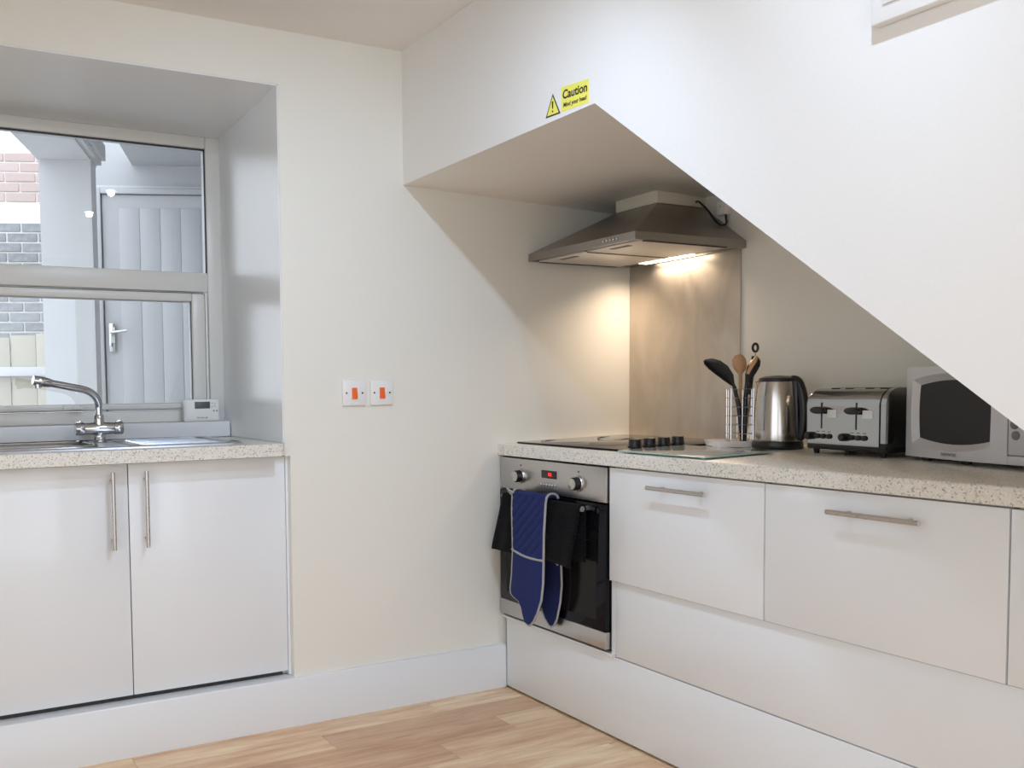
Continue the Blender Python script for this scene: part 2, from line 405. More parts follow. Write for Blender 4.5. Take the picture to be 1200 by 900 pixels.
for i in range(5):
    obuild(MB().box(x+.0012, x+.1404, 6.764, 6.77, .6, 2.415, .002), 'panel', 'porchshaded', dr); x += .1416
b = MB(); b.box(-1.08, -1.04, 6.74, 6.757, 1.41, 1.61, .004); hp = obuild(b, 'handle_plate', 'chrome', dr)
obuild(MB().tube([(-1.06, 6.745, 1.545), (-1.06, 6.70, 1.545), (-1.045, 6.69, 1.546), (-.95, 6.69, 1.555)], .010, 10), 'lever', 'chrome', hp)
obuild(MB().box(-1.064, -1.056, 6.736, 6.741, 1.445, 1.47), 'keyhole', 'ink', hp)
bw = struct(obuild(MB().box(-2.9, -1.46, 7.408, 7.6, -.02, 2.94), 'wall_courtyard', 'mortar'))
bl, bh, gap = .215, .062, .013
bmesh_cache = {}
def brick(x0, x1, z, kind):
    L = round(x1-x0, 3); key = (L, kind)
    if key not in bmesh_cache:
        b = MB(); b.box(0, L, 0, .03, 0, bh, .003, 1); ob = b.build('brick', kind, bw, world=False); bmesh_cache[key] = ob.data
    else: ob = bpy.data.objects.new('brick', bmesh_cache[key]); COL.objects.link(ob); ob.parent = bw
    ob.location = (x0, 7.396+random.uniform(-.003, .003), z)
z = 1.15; row = 0
while z < 2.9:
    if not (2.36 < z < 2.56):
        kind = 'brickgrey' if z < 2.45 else 'brickred'
        x = -1.47; first_l = bl if row % 2 else bl/2
        LL = first_l
        while x-LL > -2.6:
            brick(x-LL, x, z, kind); x -= LL+gap; LL = bl
    z += .075; row += 1
fe = thing('wooden_fence', 'pale close-boarded wooden fence outside below the grey bricks', 'fence')
outroot(fe)
x = -1.46
for i in range(6):
    MB().box(x-.172, x, 6.98+.008*(i % 2), 7.005+.008*(i % 2), 0, 1.55-.012*i+random.uniform(0, .01), .003).build('board', 'fence', fe, world=False); x -= .178
MB().box(-2.55, -1.46, 6.93, 6.98, 1.25, 1.315, .003).build('rail', 'outwhite', fe, world=False)
struct(MB().box(-9, 9, -14, 12, -.3, -.13).build('ground', 'paving'))

# ------------------------------------------------------------------ ceiling downlights
for i, (x, y) in enumerate(DOWNLIGHTS):
    t = thing('ceiling_downlight', ['round recessed downlight in the ceiling nearer the window wall', 'round recessed downlight in the ceiling nearer the camera'][i], 'downlight', (x, y, H), 0, 'recessed ceiling downlights')
    MB().lathe([(.03, -.004), (.044, -.006), (.046, -.001), (.046, 0), (.03, 0)], (0, 0, 0), 28, cap=False).build('bezel', 'chrome', t, world=False)
    MB().lathe([(.030, -.003), (.030, -.001)], (0, 0, 0), 28).build('lens', 'lens', t, world=False)
    ld = bpy.data.lights.new('downlight_beam', 'SPOT'); ld.energy = DOWN_POWER; ld.color = (.73, .93, 1.23)
    ld.spot_size = R(132); ld.spot_blend = 1.0; ld.shadow_soft_size = .02
    lo = bpy.data.objects.new('downlight_beam', ld); COL.objects.link(lo); lo.parent = t; lo.location = (0, 0, -.012); lo.rotation_euler = (R(34), 0, 0)   # gimbal tilted towards the window wall

# ------------------------------------------------------------------ left worktop, sink, tap, cupboard
b = MB(); Z0, Z1 = .912, .952
b.box(-2.61, -.882, -.04, .004, Z0, Z1).box(-2.61, -.8585, .004, .085, Z0, Z1).box(-2.61, -.8585, .44, .545, Z0, Z1).box(-2.61, -2.02, .085, .44, Z0, Z1).box(-1.42, -.8585, .085, .44, Z0, Z1)
tag(b.build('worktop', 'worktop', weld=True), 'speckled beige worktop under the window holding the sink', 'worktop')
sk = thing('kitchen_sink', 'stainless steel sink with drainer set in the worktop under the window', 'sink', (-1.6, .27, Z1))
b = MB(); xo0, xo1, yo0, yo1 = -2.3, -.975, .035, .515
outer = rrect(xo0, xo1, yo0, yo1, .05); q = len(outer)
bowl = rrect(-2.0, -1.43, .10, .425, .08); 
# deck around the bowl in a matching ring, pressed rim
def lv(P, z): return [(p[0], p[1], z) for p in P]
b.ring(lv(outer, Z1), lv(rrect(xo0+.003, xo1-.003, yo0+.003, yo1-.003, .05), Z1+.006))
b.ring(lv(rrect(xo0+.003, xo1-.003, yo0+.003, yo1-.003, .05), Z1+.006), lv(rrect(xo0+.012, xo1-.012, yo0+.012, yo1-.012, .045), Z1+.004))
b.ring(lv(rrect(xo0+.012, xo1-.012, yo0+.012, yo1-.012, .045), Z1+.004), lv(bowl, Z1+.003))
b.ring(lv(bowl, Z1+.003), lv(rrect(-1.99, -1.44, .11, .415, .075), Z1-.010))
b.ring(lv(rrect(-1.99, -1.44, .11, .415, .075), Z1-.010), lv(rrect(-1.97, -1.46, .13, .395, .07), Z1-.15))
f = b.bm.faces.new([b.bm.verts.new(p) for p in lv(rrect(-1.97, -1.46, .13, .395, .07), Z1-.15)])
b.build('basin', 'sink', sk, weld=True, smooth=50)
b = MB(); b.tube(lv(bowl, Z1+.006), .006, 8, closed=True).tube(lv(rrect(xo0+.006, xo1-.006, yo0+.006, yo1-.006, .05), Z1+.004), .004, 8, closed=True); b.build('rolled_rim', 'chrome', sk)
b = MB(); dro = rrect(-1.33, -1.0, .07, .48, .04); dri = rrect(-1.318, -1.012, .082, .468, .035)
b.ring(lv(dro, Z1+.004), lv(dro, Z1+.008)); b.ring(lv(dro, Z1+.008), lv(dri, Z1+.0085)); b.ring(lv(dri, Z1+.0085), lv(dri, Z1+.0045))
for i in range(8):
    y = .12+.042*i; b.tube([(-1.29, y, Z1+.004), (-1.05, y, Z1+.004)], .005, 8)
b.build('drainer', 'sink', sk, weld=True)
tp = thing('mixer_tap', 'chrome mixer tap with a swan spout at the sink', 'tap', (-1.375, .475, Z1))
tx, ty = -1.372, .44
tp.location = (tx, ty, Z1+.004)
MB().lathe([(.024, Z1+.004), (.024, Z1+.010), (.0205, Z1+.014), (.0195, Z1+.03), (.022, Z1+.036)], (tx, ty, 0), 24).build('base', 'chrome', tp)
b = MB(); b.lathe([(.019, -.050), (.020, -.045), (.0215, -.02), (.0215, .02), (.020, .045), (.019, .05)], (tx, ty, 1.002), 24, 'x')
b.lathe([(.018, 1.0), (.0175, 1.03), (.016, 1.045), (.0135, 1.05)], (tx, ty, 0), 24); b.build('tap_body', 'chrome', tp)
for sg in (-1, 1):
    b = MB(); b.lathe([(.0205, sg*.050), (.0225, sg*.053), (.0225, sg*.078), (.021, sg*.080)], (tx, ty, 1.002), 24, 'x')
    b.box(tx+sg*.056, tx+sg*.078, ty-.006, ty+.006, 1.018, 1.030, .003)
    b.build('tap_knob', 'chrome', tp)
pts = [(tx, ty, 1.045), (tx, ty, 1.075)]
for i in range(9):
    a = R(10*i); pts.append((tx-.075*(1-math.cos(a)), ty-.004*i, 1.078+.062*math.sin(a)))
ex, ez = pts[-1][0], pts[-1][2]
pts += [(ex-.05, ty-.045, ez+.010), (ex-.105, ty-.055, ez+.021)]
MB().tube(pts, [.0125]*len(pts), 16).build('spout', 'chrome', tp)
e = Vector(pts[-1]); dv = (e-Vector(pts[-2])).normalized()
b = MB(); b.tube([e-dv*.006, e, e+dv*.008, e+dv*.012, e+dv*.052, e+dv*.054], [.0125, .0155, .0155, .0165, .0165, .015], 18)
b.tube([e+dv*.040+Vector((0, 0, -.008)), e+dv*.038+Vector((0, 0, -.024))], .0115, 16); noz = b.build('nozzle', 'chrome', tp)

cb = thing('base_cabinet', 'white gloss double cupboard with long bar handles under the sink worktop', 'cabinet', (-1.38, .3, .165))
b = MB(); b.box(-1.885, -.842, .052, .54, .164, .18).box(-1.885, -1.867, .052, .54, .18, .76).box(-.86, -.842, .052, .54, .18, .76).box(-1.867, -.86, .525, .54, .18, .76).box(-1.867, -.86, .052, .07, .70, .905)
b.build('body', 'carcass', cb)
MB().box(-.8462, -.8385, .024, .05, .166, .908).build('filler_strip', 'gloss', cb)
for x0, x1, hx in ((-1.88, -1.3655, -1.415), (-1.3625, -.847, -1.313)):
    d = MB().box(x0, x1, .03, .050, .179, .906, .0015).build('door', 'gloss', cb)
    b = MB(); b.tube([(hx, -.002, .645), (hx, -.002, .883)], .0062, 14)
    for z in (.672, .856): b.tube([(hx, .03, z), (hx, -.002, z)], .0045, 10)
    b.build('handle', 'steel', d)
th = thing('room_thermostat', 'small white heating programmer with grey display standing on the window sill', 'thermostat', (-.97, .575, 1.012), R(-4))
b = MB(); b.box(-.067, .067, -.014, .014, .0005, .084, .006); b.build('body', 'plastic', th, world=False)
b = MB(); b.box(-.061, .061, -.019, -.013, .006, .080, .003); b.build('front', 'plastic', th, world=False)
MB().box(-.028, .030, -.0205, -.018, .049, .075, .001).build('display', 'lcd', th, world=False)
for px, pz in ((.038, .069), (.038, .056)): MB().lathe([(.0035, -.0195), (.0035, -.021)], (px, 0, pz), 12, 'y').build('button', 'silver', th, world=False)
for px, pz in ((.049, .068), (.049, .058)): MB().lathe([(.0035, -.0195), (.0035, -.021)], (px, 0, pz), 12, 'y').build('button', 'silver', th, world=False)
for px in (.044, .055): MB().lathe([(.003, -.0195), (.003, -.021)], (px, 0, .040), 12, 'y').build('button', 'midgrey', th, world=False)
text('Honeywell', .0095, 'greyink', th, world_mat(th) @ face_mtx((0, -.0192, .015), (1, 0, 0)))

# ------------------------------------------------------------------ cooker switches
for i, (x0, lab) in enumerate(((-.647, 'left of the two white cooker switches with orange rockers on the wall'), (-.541, 'right of the two white cooker switches with orange rockers, nearer the alcove'))):
    t = thing('cooker_switch', lab, 'switch', (x0+.044, 0, 1.114), 0, 'cooker switches on the wall')
    MB().box(-.044, .044, -.010, 0, -.043, .043, .004).build('plate', 'plastic', t, world=False)
    MB().hexa([(-.010, -.016, -.020), (.010, -.016, -.020), (.010, -.009, -.020), (-.010, -.009, -.020), (-.010, -.011, .018), (.010, -.011, .018), (.010, -.009, .018), (-.010, -.009, .018)], .001).build('rocker', 'orange', t, world=False)
    for sx in (-.030, .030): MB().lathe([(.0034, -.0095), (.0034, -.0106)], (sx, 0, 0), 12, 'y').build('screw', 'screw', t, world=False)

# ------------------------------------------------------------------ right base units
def wz(x): return .917+.0125*(x+.012)/.64
b = MB()
b.prism([(-.012, .877), (-.012, .911), (-.0105, .9145), (-.006, wz(-.006)), (.6295, wz(.6295)), (.6295, .877)], lambda x, z: (x, -.001, z), lambda x, z: (x, -2.15, z))
tag(b.build('worktop', 'worktop'), 'speckled beige worktop running through the alcove below the stairs', 'worktop')
hx = []
def bar_handle(parent, y0, y1, z, x):
    b = MB(); b.tube([(x, y0, z), (x, y1, z)], .0062, 14)
    L = y1-y0
    for y in (y0+L*.17, y1-L*.17): b.tube([(x, y, z), (.0, y, z)], .0045, 10)
    return b.build('handle', 'steel', parent)
for i, (y0, y1, lab) in enumerate(((-.605, -1.198, 'white gloss pan drawer with bar handle beside the oven'), (-1.202, -1.798, 'white gloss pan drawer with bar handle below the toaster and microwave'), (-1.802, -2.15, 'narrow white gloss drawer at the right end of the worktop run'))):
    t = thing('drawer_unit', lab, 'drawer', (.28, (y0+y1)/2, .51), 0, 'white drawers under the worktop')
    b = MB(); b.box(.02, .55, y0-.004, y1+.002, .5095, .526).box(.02, .55, y0-.004, y0-.018, .526, .86).box(.02, .55, y1+.018, y1+.002, .526, .86)
    b.box(.535, .55, y0-.018, y1+.018, .526, .86).box(.02, .55, y0-.004, y1+.002, .86, .873)
    b.build('body', 'carcass', t)
    f = MB().box(0, .018, y0, y1, .512, .871, .0015).build('drawer_front', 'gloss', t)
    if i == 0: bar_handle(f, -.803, -1.027, .826, -.033)
    if i == 1: bar_handle(f, -1.405, -1.632, .823, -.033)
    if i == 2: bar_handle(f, -1.87, -2.09, .823, -.033)
ip = MB().box(.012, .028, -.622, -2.15, .268, .508, .0012).build('infill_panel', 'gloss'); tag(ip, 'white gloss panel filling the space beneath the drawers', 'panel')
pb = MB().box(.012, .028, -.02, -2.15, .006, .2645, .0012).build('plinth_board', 'gloss'); tag(pb, 'white gloss plinth board along the floor under oven and drawers', 'plinth')
b = MB(); b.box(.03, .60, -.6025, -.6065, .508, .874).box(.03, .60, -.003, -.6205, .2655, .2755)
b.box(.012, .03, -.603, -.6205, .268, .508).box(.004, .03, -.003, -.6205, .2655, .274)
tag(b.build('oven_housing', 'trim'), 'white housing panels framing the built-in oven', 'cabinet')

# oven
ov = thing('built_in_oven', 'built-in stainless steel oven with black glass door beside the wall', 'oven', (.28, -.31, .276))
MB().box(.02, .56, -.006, -.602, .277, .872).build('body', 'blackmatt', ov)
fa = MB().box(-.008, .02, -.012, -.598, .757, .870, .002).build('fascia', 'steelh', ov)
for yk in (-.142, -.464):
    b = MB(); b.lathe([(.027, -.008), (.027, -.013), (.0245, -.016)], (0, yk, .808), 28, 'x'); k = b.build('knob_ring', 'steel', fa)
    b = MB(); b.lathe([(.0225, -.016), (.021, -.020), (.0215, -.031), (.020, -.036), (.018, -.037)], (0, yk, .808), 28, 'x'); b.build('knob', 'black', fa); MB().lathe([(.0185, -.0365), (.0185, -.0385), (.017, -.0395)], (0, yk, .808), 28, 'x').build('knob_cap', 'steel', fa)
    MB().box(-.0088, -.0078, yk-.004, yk+.004, .844, .850).build('mark', 'greyink', fa)
MB().box(-.0095, -.007, -.264, -.349, .812, .8395, .001).build('display', 'displ', fa)
text('03:', .017, 'red', fa, face_mtx((-.0102, -.314, .8255), (0, -1, 0)))
for i in range(6):
    MB().lathe([(.0042, -.008), (.0042, -.0125), (.003, -.0135)], (0, -.2665-.0155*i, .790), 12, 'x').build('button', 'chrome', fa)
    MB().box(-.0087, -.0078, -.2635-.0155*i, -.2695-.0155*i, .7765, .7785).build('mark', 'greyink', fa)
dg = MB().box(-.010, .018, -.012, -.598, .343, .752, .002).build('oven_door', 'darkglass', ov)
MB().box(-.0106, -.0098, -.055, -.555, .375, .66).build('oven_window', 'ovenwin', dg)
MB().box(-.010, .018, -.012, -.598, .286, .3415, .002).build('door_trim', 'steelh', dg)
b = MB(); b.tube([(-.052, -.095, .735), (-.052, -.537, .735)], .0095, 16)
for y in (-.12, -.525): b.box(-.052, -.008, y-.008, y+.008, .728, .742, .002)
b.build('door_handle', 'steel', dg)

# towel draped over the oven handle
def drape(y0t, y1t, y0b, y1b, zf, zb, xh=-.052, zh=.735, rr=.0125, ny=36, wav=.004, seed=1):
    rnd = random.Random(seed); ph = [rnd.uniform(0, 6.28) for _ in range(3)]
    prof = []
    for i in range(15): s = i/14; prof.append((xh-rr-.012*math.sin(math.pi*min(1, (1-s)*.6))*(1-s), zf+(zh-zf)*s, 1-s))
    for i in range(1, 8): a = math.pi-math.pi*i/8; prof.append((xh+rr*math.cos(a), zh+rr*math.sin(a), 0))
    for i in range(9): s = i/8; prof.append((xh+rr, zh+(zb-zh)*s, .0))
    P = []
    for (x, z, d) in prof:
        row = []
        for j in range(ny+1):
            u = j/ny; y = (y0t+(y1t-y0t)*u)*(1-d)+(y0b+(y1b-y0b)*u)*d
            wv = wav*d*(math.sin(u*17+ph[0])+.6*math.sin(u*31+ph[1]))
            row.append((x+wv-.004*d, y, z+.004*math.sin(u*5+ph[2])*d))
        P.append(row)
    return P
b = MB(); b.grid(drape(-.105, -.538, -.058, -.515, .543, .56))
tw = b.build('tea_towel', 'towel'); tag(tw, 'black ribbed tea towel draped over the oven door handle', 'towel')
so = tw.modifiers.new('thickness', 'SOLIDIFY'); so.thickness = .004; so.offset = 0

# double oven glove
def interp(tab, z):
    for (za, a), (zb_, b_) in zip(tab, tab[1:]):
        if zb_ <= z <= za: return a+(b_-a)*(za-z)/(za-zb_)
    return tab[-1][1] if z < tab[-1][0] else tab[0][1]
def glove_side(name, Lt, Rt, ztop, xf, mt, parent, quilt=None, nz=110, ny=40, puff=.011):
    zb = Lt[-1][0]; F_, B_ = [], []
    for i in range(nz+1):
        z = ztop+(zb-ztop)*i/nz; l_, r_ = interp(Lt, z), interp(Rt, z); rf, rb = [], []
        for j in range(ny+1):
            u = j/ny; y = l_+(r_-l_)*u; k = (1-(2*u-1)**6)**.5 if 0 < u < 1 else 0
            th_ = puff*k*(1 if i < nz-1 else (.5 if i < nz else .1))
            if quilt and z > quilt:
                g1_ = abs(((y*.9+z)/.036) % 1-.5)*2; th_ -= .0065*max(0, 1-g1_*3.2)*k
            x = xf(z); rf.append((x-th_, y, z)); rb.append((x+th_*.6, y, z))
        F_.append(rf); B_.append(rb)
    b = MB(); b.grid(F_).grid([r[::-1] for r in B_]); return b.build(name, mt, parent, weld=True, smooth=60)
gv = thing('oven_glove', 'navy double oven glove with grey binding hung over the oven towel', 'oven glove', (-.075, -.29, .31))
L1 = [(.757, -.198), (.70, -.196), (.552, -.203), (.47, -.198), (.42, -.190), (.402, -.192), (.394, -.205), (.384, -.238), (.365, -.256), (.345, -.264), (.325, -.275), (.314, -.287), (.310, -.297)]
R1 = [(.757, -.392), (.74, -.388), (.64, -.380), (.552, -.379), (.47, -.378), (.41, -.369), (.36, -.347), (.33, -.327), (.314, -.309), (.310, -.299)]
xf1 = lambda z: -.082-.006*(.757-z)/.45
glove_side('front_mitt', L1, R1, .757, xf1, 'navy', gv, quilt=.556)
L2 = [(.757, -.225), (.55, -.24), (.46, -.245), (.36, -.29), (.33, -.308), (.312, -.332), (.306, -.342)]
R2 = [(.757, -.382), (.62, -.390), (.545, -.398), (.46, -.402), (.40, -.394), (.34, -.376), (.315, -.360), (.306, -.345)]
xf2 = lambda z: -.026
glove_side('rear_mitt', L2, R2, .70, xf2, 'navyd', gv, quilt=.556, puff=.006)
P = []
for i in range(9):
    a = math.pi*i/8; P.append([(-.054-.030*math.cos(a), -.200+(-.388+.200)*j/10, .752+.014*math.sin(a)) for j in range(11)])
bb = MB(); bb.grid(P); br = bb.build('strap', 'navy', gv); sm = br.modifiers.new('thickness', 'SOLIDIFY'); sm.thickness = .008
b = MB()
b.tube([(xf1(z)-.002, y, z) for z, y in L1]+[(xf1(z)-.002, y, z) for z, y in R1[::-1]], .0042, 8)
b.tube([(xf1(.552)-.006-.007*math.sin(math.pi*i/8), -.203-(.176)*i/8, .560-.014*i/8-.006*math.sin(math.pi*i/8)) for i in range(9)], .0042, 8)
b.tube([(-.060-.024*math.cos(a), -.391, .754+.017*math.sin(a)) for a in [math.pi*k/8 for k in range(9)]], .0042, 8)
b.tube([(-.060-.024*math.cos(a), -.198, .754+.017*math.sin(a)) for a in [math.pi*k/8 for k in range(9)]], .0042, 8)
b.build('binding', 'pipgrey', gv)
b = MB(); b.tube([(xf2(z)-.003, y, z) for z, y in R2[2:]]+[(xf2(.306)-.003, -.3435, .306)]+[(xf2(z)-.003, y, z) for z, y in L2[:2:-1]], .0036, 8)
b.build('binding', 'pipgrey', gv)
b = MB(); b.tube([(-.084, -.205, .757), (-.094, -.192, .768), (-.092, -.176, .772), (-.085, -.172, .764), (-.084, -.190, .752)], .0035, 8); b.build('hanging_loop', 'pipgrey', gv)
b = MB(); b.tube([(-.040, -.385, .556), (-.046, -.392, .536), (-.046, -.400, .530), (-.040, -.402, .556)], .003, 8); b.build('hanging_loop', 'pipgrey', gv)

# ------------------------------------------------------------------ hob, board, tray
hb = thing('ceramic_hob', 'black glass electric hob with four side knobs beneath the extractor', 'hob', (.315, -.33, wz(.315)))
def slab(x0, x1, y0, y1, dz0, dz1):
    return [(x0, y0, wz(x0)+dz0), (x1, y0, wz(x1)+dz0), (x1, y1, wz(x1)+dz0), (x0, y1, wz(x0)+dz0), (x0, y0, wz(x0)+dz1), (x1, y0, wz(x1)+dz1), (x1, y1, wz(x1)+dz1), (x0, y1, wz(x0)+dz1)]
b = MB(); b.hexa(slab(.045, .565, -.625, -.045, .0005, .0075), .0015); b.build('glass_top', 'darkglass', hb)
for cx, cy, rr in ((.18, -.16, .09), (.42, -.16, .072), (.18, -.40, .072), (.42, -.40, .09)):
    MB().lathe([(rr, wz(cx)+.0072), (rr, wz(cx)+.0080), (rr-.003, wz(cx)+.0080), (rr-.003, wz(cx)+.0072)], (cx, cy, 0), 40, cap=False).build('cooking_zone', 'midgrey', hb)
for i in range(4):
    x = .138+.0625*i; z = wz(x)+.0076
    k = MB().lathe([(.023, z), (.023, z+.004), (.0205, z+.006), (.0195, z+.024), (.018, z+.026)], (x, -.568, 0), 24).build('knob', 'black', hb)
    MB().box(x-.0012, x+.0012, -.587, -.568, z+.0262, z+.0268).build('mark', 'sticker', k)
cbd = thing('chopping_board', 'clear glass worktop saver lying between hob and kettle', 'chopping board', (.16, -.81, wz(.16)))
MB().hexa(slab(.012, .295, -.985, -.632, .004, .009), .001).build('glass_plate', ['board'], cbd)
MB().hexa(slab(.0105, .2965, -.9865, -.6305, .0045, .0085), .0005).build('glass_rim', 'glassedge', cbd)
for x, y in ((.03, -.65), (.03, -.965), (.275, -.65), (.275, -.965)): MB().lathe([(.007, wz(x)+.0005), (.007, wz(x)+.0045)], (x, y, 0), 12).build('foot', 'sticker', cbd)
CX, CY, CR = .535, -.648, R(-38)
ty_ = thing('utensil_tray', 'shallow white tray under the wire utensil holder', 'tray', (.437, -.708, wz(.437)), R(-27))
b = MB(); o = rrect(-.082, .082, -.07, .07, .02); i_ = rrect(-.076, .076, -.064, .064, .016); b_ = rrect(-.073, .073, -.061, .061, .014)
b.ring(lv(rrect(-.077, .077, -.065, .065, .018), .001), lv(o, .020)); b.ring(lv(o, .020), lv(i_, .020)); b.ring(lv(i_, .020), lv(b_, .006))
b.bm.faces.new([b.bm.verts.new(p) for p in lv(b_, .006)]); b.bm.faces.new([b.bm.verts.new(p) for p in lv(rrect(-.077, .077, -.065, .065, .018), .001)])
b.build('dish', 'traywhite', ty_, world=False, weld=True)

# wire holder and utensils
HZ = wz(.47)+.0075; hs = .036
CXY = (.458, -.708)
wh = thing('utensil_holder', 'square chrome wire utensil holder on the white tray', 'utensil holder', (CXY[0], CXY[1], HZ), R(-36))
b = MB()
for k in range(7):
    z = .004+.029*k; b.tube([(p[0], p[1], z) for p in rrect(-hs, hs, -hs, hs, .008, 3)], .0012, 6, closed=True)
b.build('hoop', 'chrome', wh, world=False)
b = MB()
for sx, sy in ((-1, -1), (1, -1), (1, 1), (-1, 1)): b.tube([(sx*hs*.95, sy*hs*.95, .0), (sx*hs*.95, sy*hs*.95, .180)], .0014, 6)
for s_ in (-1, 1): b.tube([(s_*hs, 0, .004), (s_*hs, 0, .178)], .0009, 6); b.tube([(0, s_*hs, .004), (0, s_*hs, .178)], .0009, 6)
b.tube([(-hs, 0, .004), (hs, 0, .004)], .0016, 6); b.tube([(0, -hs, .004), (0, hs, .004)], .0016, 6)
b.build('upright_wire', 'chrome', wh, world=False)
Cv = Vector((CXY[0], CXY[1], HZ))
vr = Vector((.889, -.456, 0)); vd = Vector((.456, .889, 0))   # across / into the alcove as the holder faces
def up_(a, d, z): return Cv+vr*a+vd*d+Vector((0, 0, z))
def blade(pts, widths, th, mt, name, parent, across):
    b = MB(); n_ = len(pts); T, Bt = [], []
    across = Vector(across).normalized()
    for i, p in enumerate(pts):
        t = (Vector(pts[min(i+1, n_-1)])-Vector(pts[max(i-1, 0)])).normalized(); nn = t.cross(across).normalized()
        T.append([p+across*(widths[i]*u)+nn*(th*(1-u*u)**.5*.5-th*.6*(1-u*u)) for u in (-1, -.6, -.2, .2, .6, 1)])
        Bt.append([p+across*(widths[i]*u)-nn*(th*(1-u*u)**.5*.5+th*.6*(1-u*u)) for u in (-1, -.6, -.2, .2, .6, 1)])
    b.grid(T).grid([r[::-1] for r in Bt]); 
    return b.build(name, mt, parent, weld=True, smooth=70)
# black ladle/turner leaning left
s1 = thing('black_spatula', 'black nylon serving spoon leaning left out of the wire holder', 'kitchen utensil', Cv, 0, 'utensils in the wire holder')
MB().tube([up_(.006, -.012, .006), up_(-.008, -.012, .12), up_(-.022, -.010, .185), up_(-.030, -.010, .20)], [.0075, .0075, .006, .005], 10).build('handle', 'black', s1)
pp = [up_(-.026, -.010, .192), up_(-.040, -.009, .215), up_(-.062, -.006, .240), up_(-.085, -.003, .258), up_(-.105, 0, .270), up_(-.116, .002, .274)]
blade(pp, [.006, .020, .027, .026, .018, .005], .006, 'black', 'spoon_head', s1, (vr*.45+Vector((0, 0, .5))+vd*-.7))
s2 = thing('wooden_spoon', 'pale wooden spoon standing upright in the middle of the wire holder', 'kitchen utensil', Cv, 0, 'utensils in the wire holder')
MB().tube([up_(.006, .006, .006), up_(.004, .008, .20), up_(.003, .008, .235)], [.006, .0058, .0055], 10).build('handle', 'wood', s2)
pp = [up_(.003, .008, .228), up_(.003, .009, .240), up_(.002, .011, .256), up_(.001, .012, .275), up_(.0, .012, .288), up_(.0, .012, .293)]
blade(pp, [.006, .018, .024, .023, .014, .003], .008, 'wood', 'spoon_head', s2, vr)
s3 = thing('black_turner', 'dark spoon with a pale worn edge leaning right in the wire holder', 'kitchen utensil', Cv, 0, 'utensils in the wire holder')
MB().tube([up_(.012, -.010, .006), up_(.014, -.012, .15), up_(.018, -.012, .205)], [.007, .007, .006], 10).build('handle', 'black', s3)
pp = [up_(.016, -.012, .198), up_(.024, -.010, .220), up_(.036, -.006, .243), up_(.049, -.002, .262), up_(.058, .002, .274), up_(.061, .003, .277)]
blade(pp, [.006, .015, .020, .019, .012, .003], .006, 'black', 'spoon_head', s3, (vr*.5-Vector((0, 0, .5))+vd*-.7))
blade([p+Vector((0, 0, .006))+vr*-.004 for p in pp[1:]], [.006, .010, .011, .008, .002], .006, 'wood', 'spoon_edge', s3, (vr*.3-Vector((0, 0, .2))+vd*-.9))
s4 = thing('steel_tongs', 'steel tongs with a black hanging ring at the right of the wire holder', 'kitchen utensil', Cv, 0, 'utensils in the wire holder')
for sg in (-1, 1): MB().tube([up_(.020+sg*.004, .018, .006), up_(.034+sg*.006, .020, .15), up_(.054+sg*.003, .020, .27)], [.005, .005, .004], 8).build('arm', 'steel', s4)
MB().tube([up_(.036, .012, .16), up_(.049, .014, .285)], [.0055, .0065], 10).build('grip', 'black', s4)
MB().tube([up_(.0545, .018, .272), up_(.0555, .018, .300)], .003, 8).build('stem', 'steel', s4)
MB().tube([up_(.056+.0085*math.cos(a), .018, .313+.013*math.sin(a)) for a in [2*math.pi*k/18 for k in range(18)]], .0042, 8, closed=True).build('ring', 'black', s4)

# ------------------------------------------------------------------ splashback, hood
sp = MB().box(.6265, .6295, -.001, -.556, wz(.62)+.001, 1.602).build('splashback', 'splash'); tag(sp, 'brushed stainless steel splashback sheet behind the hob', 'splashback')
hd = thing('extractor_hood', 'stainless steel pyramid extractor hood with lit lamp over the hob', 'extractor hood', (.37, -.29, 1.60))
b = MB(); x0, x1, y0, y1 = .128, .626, -.006, -.578
zr0, zr1 = 1.596, 1.622
tpz = 1.768; tx0, tx1, ty0, ty1 = .405, .626, -.185, -.385
A = [(x0, y0), (x1, y0), (x1, y1), (x0, y1)]; Bq = [(tx0, ty0), (tx1, ty0), (tx1, ty1), (tx0, ty1)]
b.ring([(*p, zr0) for p in A], [(*p, zr1) for p in A]); b.ring([(*p, zr1) for p in A], [(*p, tpz) for p in Bq])
ins = [(x0+.012, y0-.012), (x1-.012, y0-.012), (x1-.012, y1+.012), (x0+.012, y1+.012)]
b.ring([(*p, zr0) for p in A], [(*p, zr0) for p in ins]); b.ring([(*p, zr0) for p in ins], [(*p, zr0+.006) for p in ins])
b.bm.faces.new([b.bm.verts.new((*p, zr0+.006)) for p in ins]); b.bm.faces.new([b.bm.verts.new((*p, tpz)) for p in Bq])
b.build('canopy', 'hood', hd, weld=True, smooth=20)
b = MB(); b.hexa([(.398, -.178, 1.766), (.6285, -.178, 1.766), (.6285, -.392, 1.766), (.398, -.392, 1.766), (.398, -.178, 1.812), (.6285, -.178, 1.800), (.6285, -.392, 1.800), (.398, -.392, 1.812)], .001)
b.build('duct_cover', 'cream', hd)
for ya, yb in ((-.022, -.285), (-.297, -.560)):
    f = MB().box(.165, .555, ya, yb, zr0-.001, zr0+.005, .001).build('grease_filter', 'filter', hd)
    MB().box(.19, .212, (ya+yb)/2+.045, (ya+yb)/2-.045, zr0-.003, zr0-.0005, .001).build('filter_latch', 'latch', f)
for y in (-.017, -.291, -.565): MB().box(.175, .545, y-.006, y+.006, zr0-.0025, zr0+.006).build('filter_channel', 'gasket', hd)
MB().box(.560, .598, -.125, -.375, zr0-.002, zr0+.004, .001).build('lamp', 'tube', hd)
b = MB()
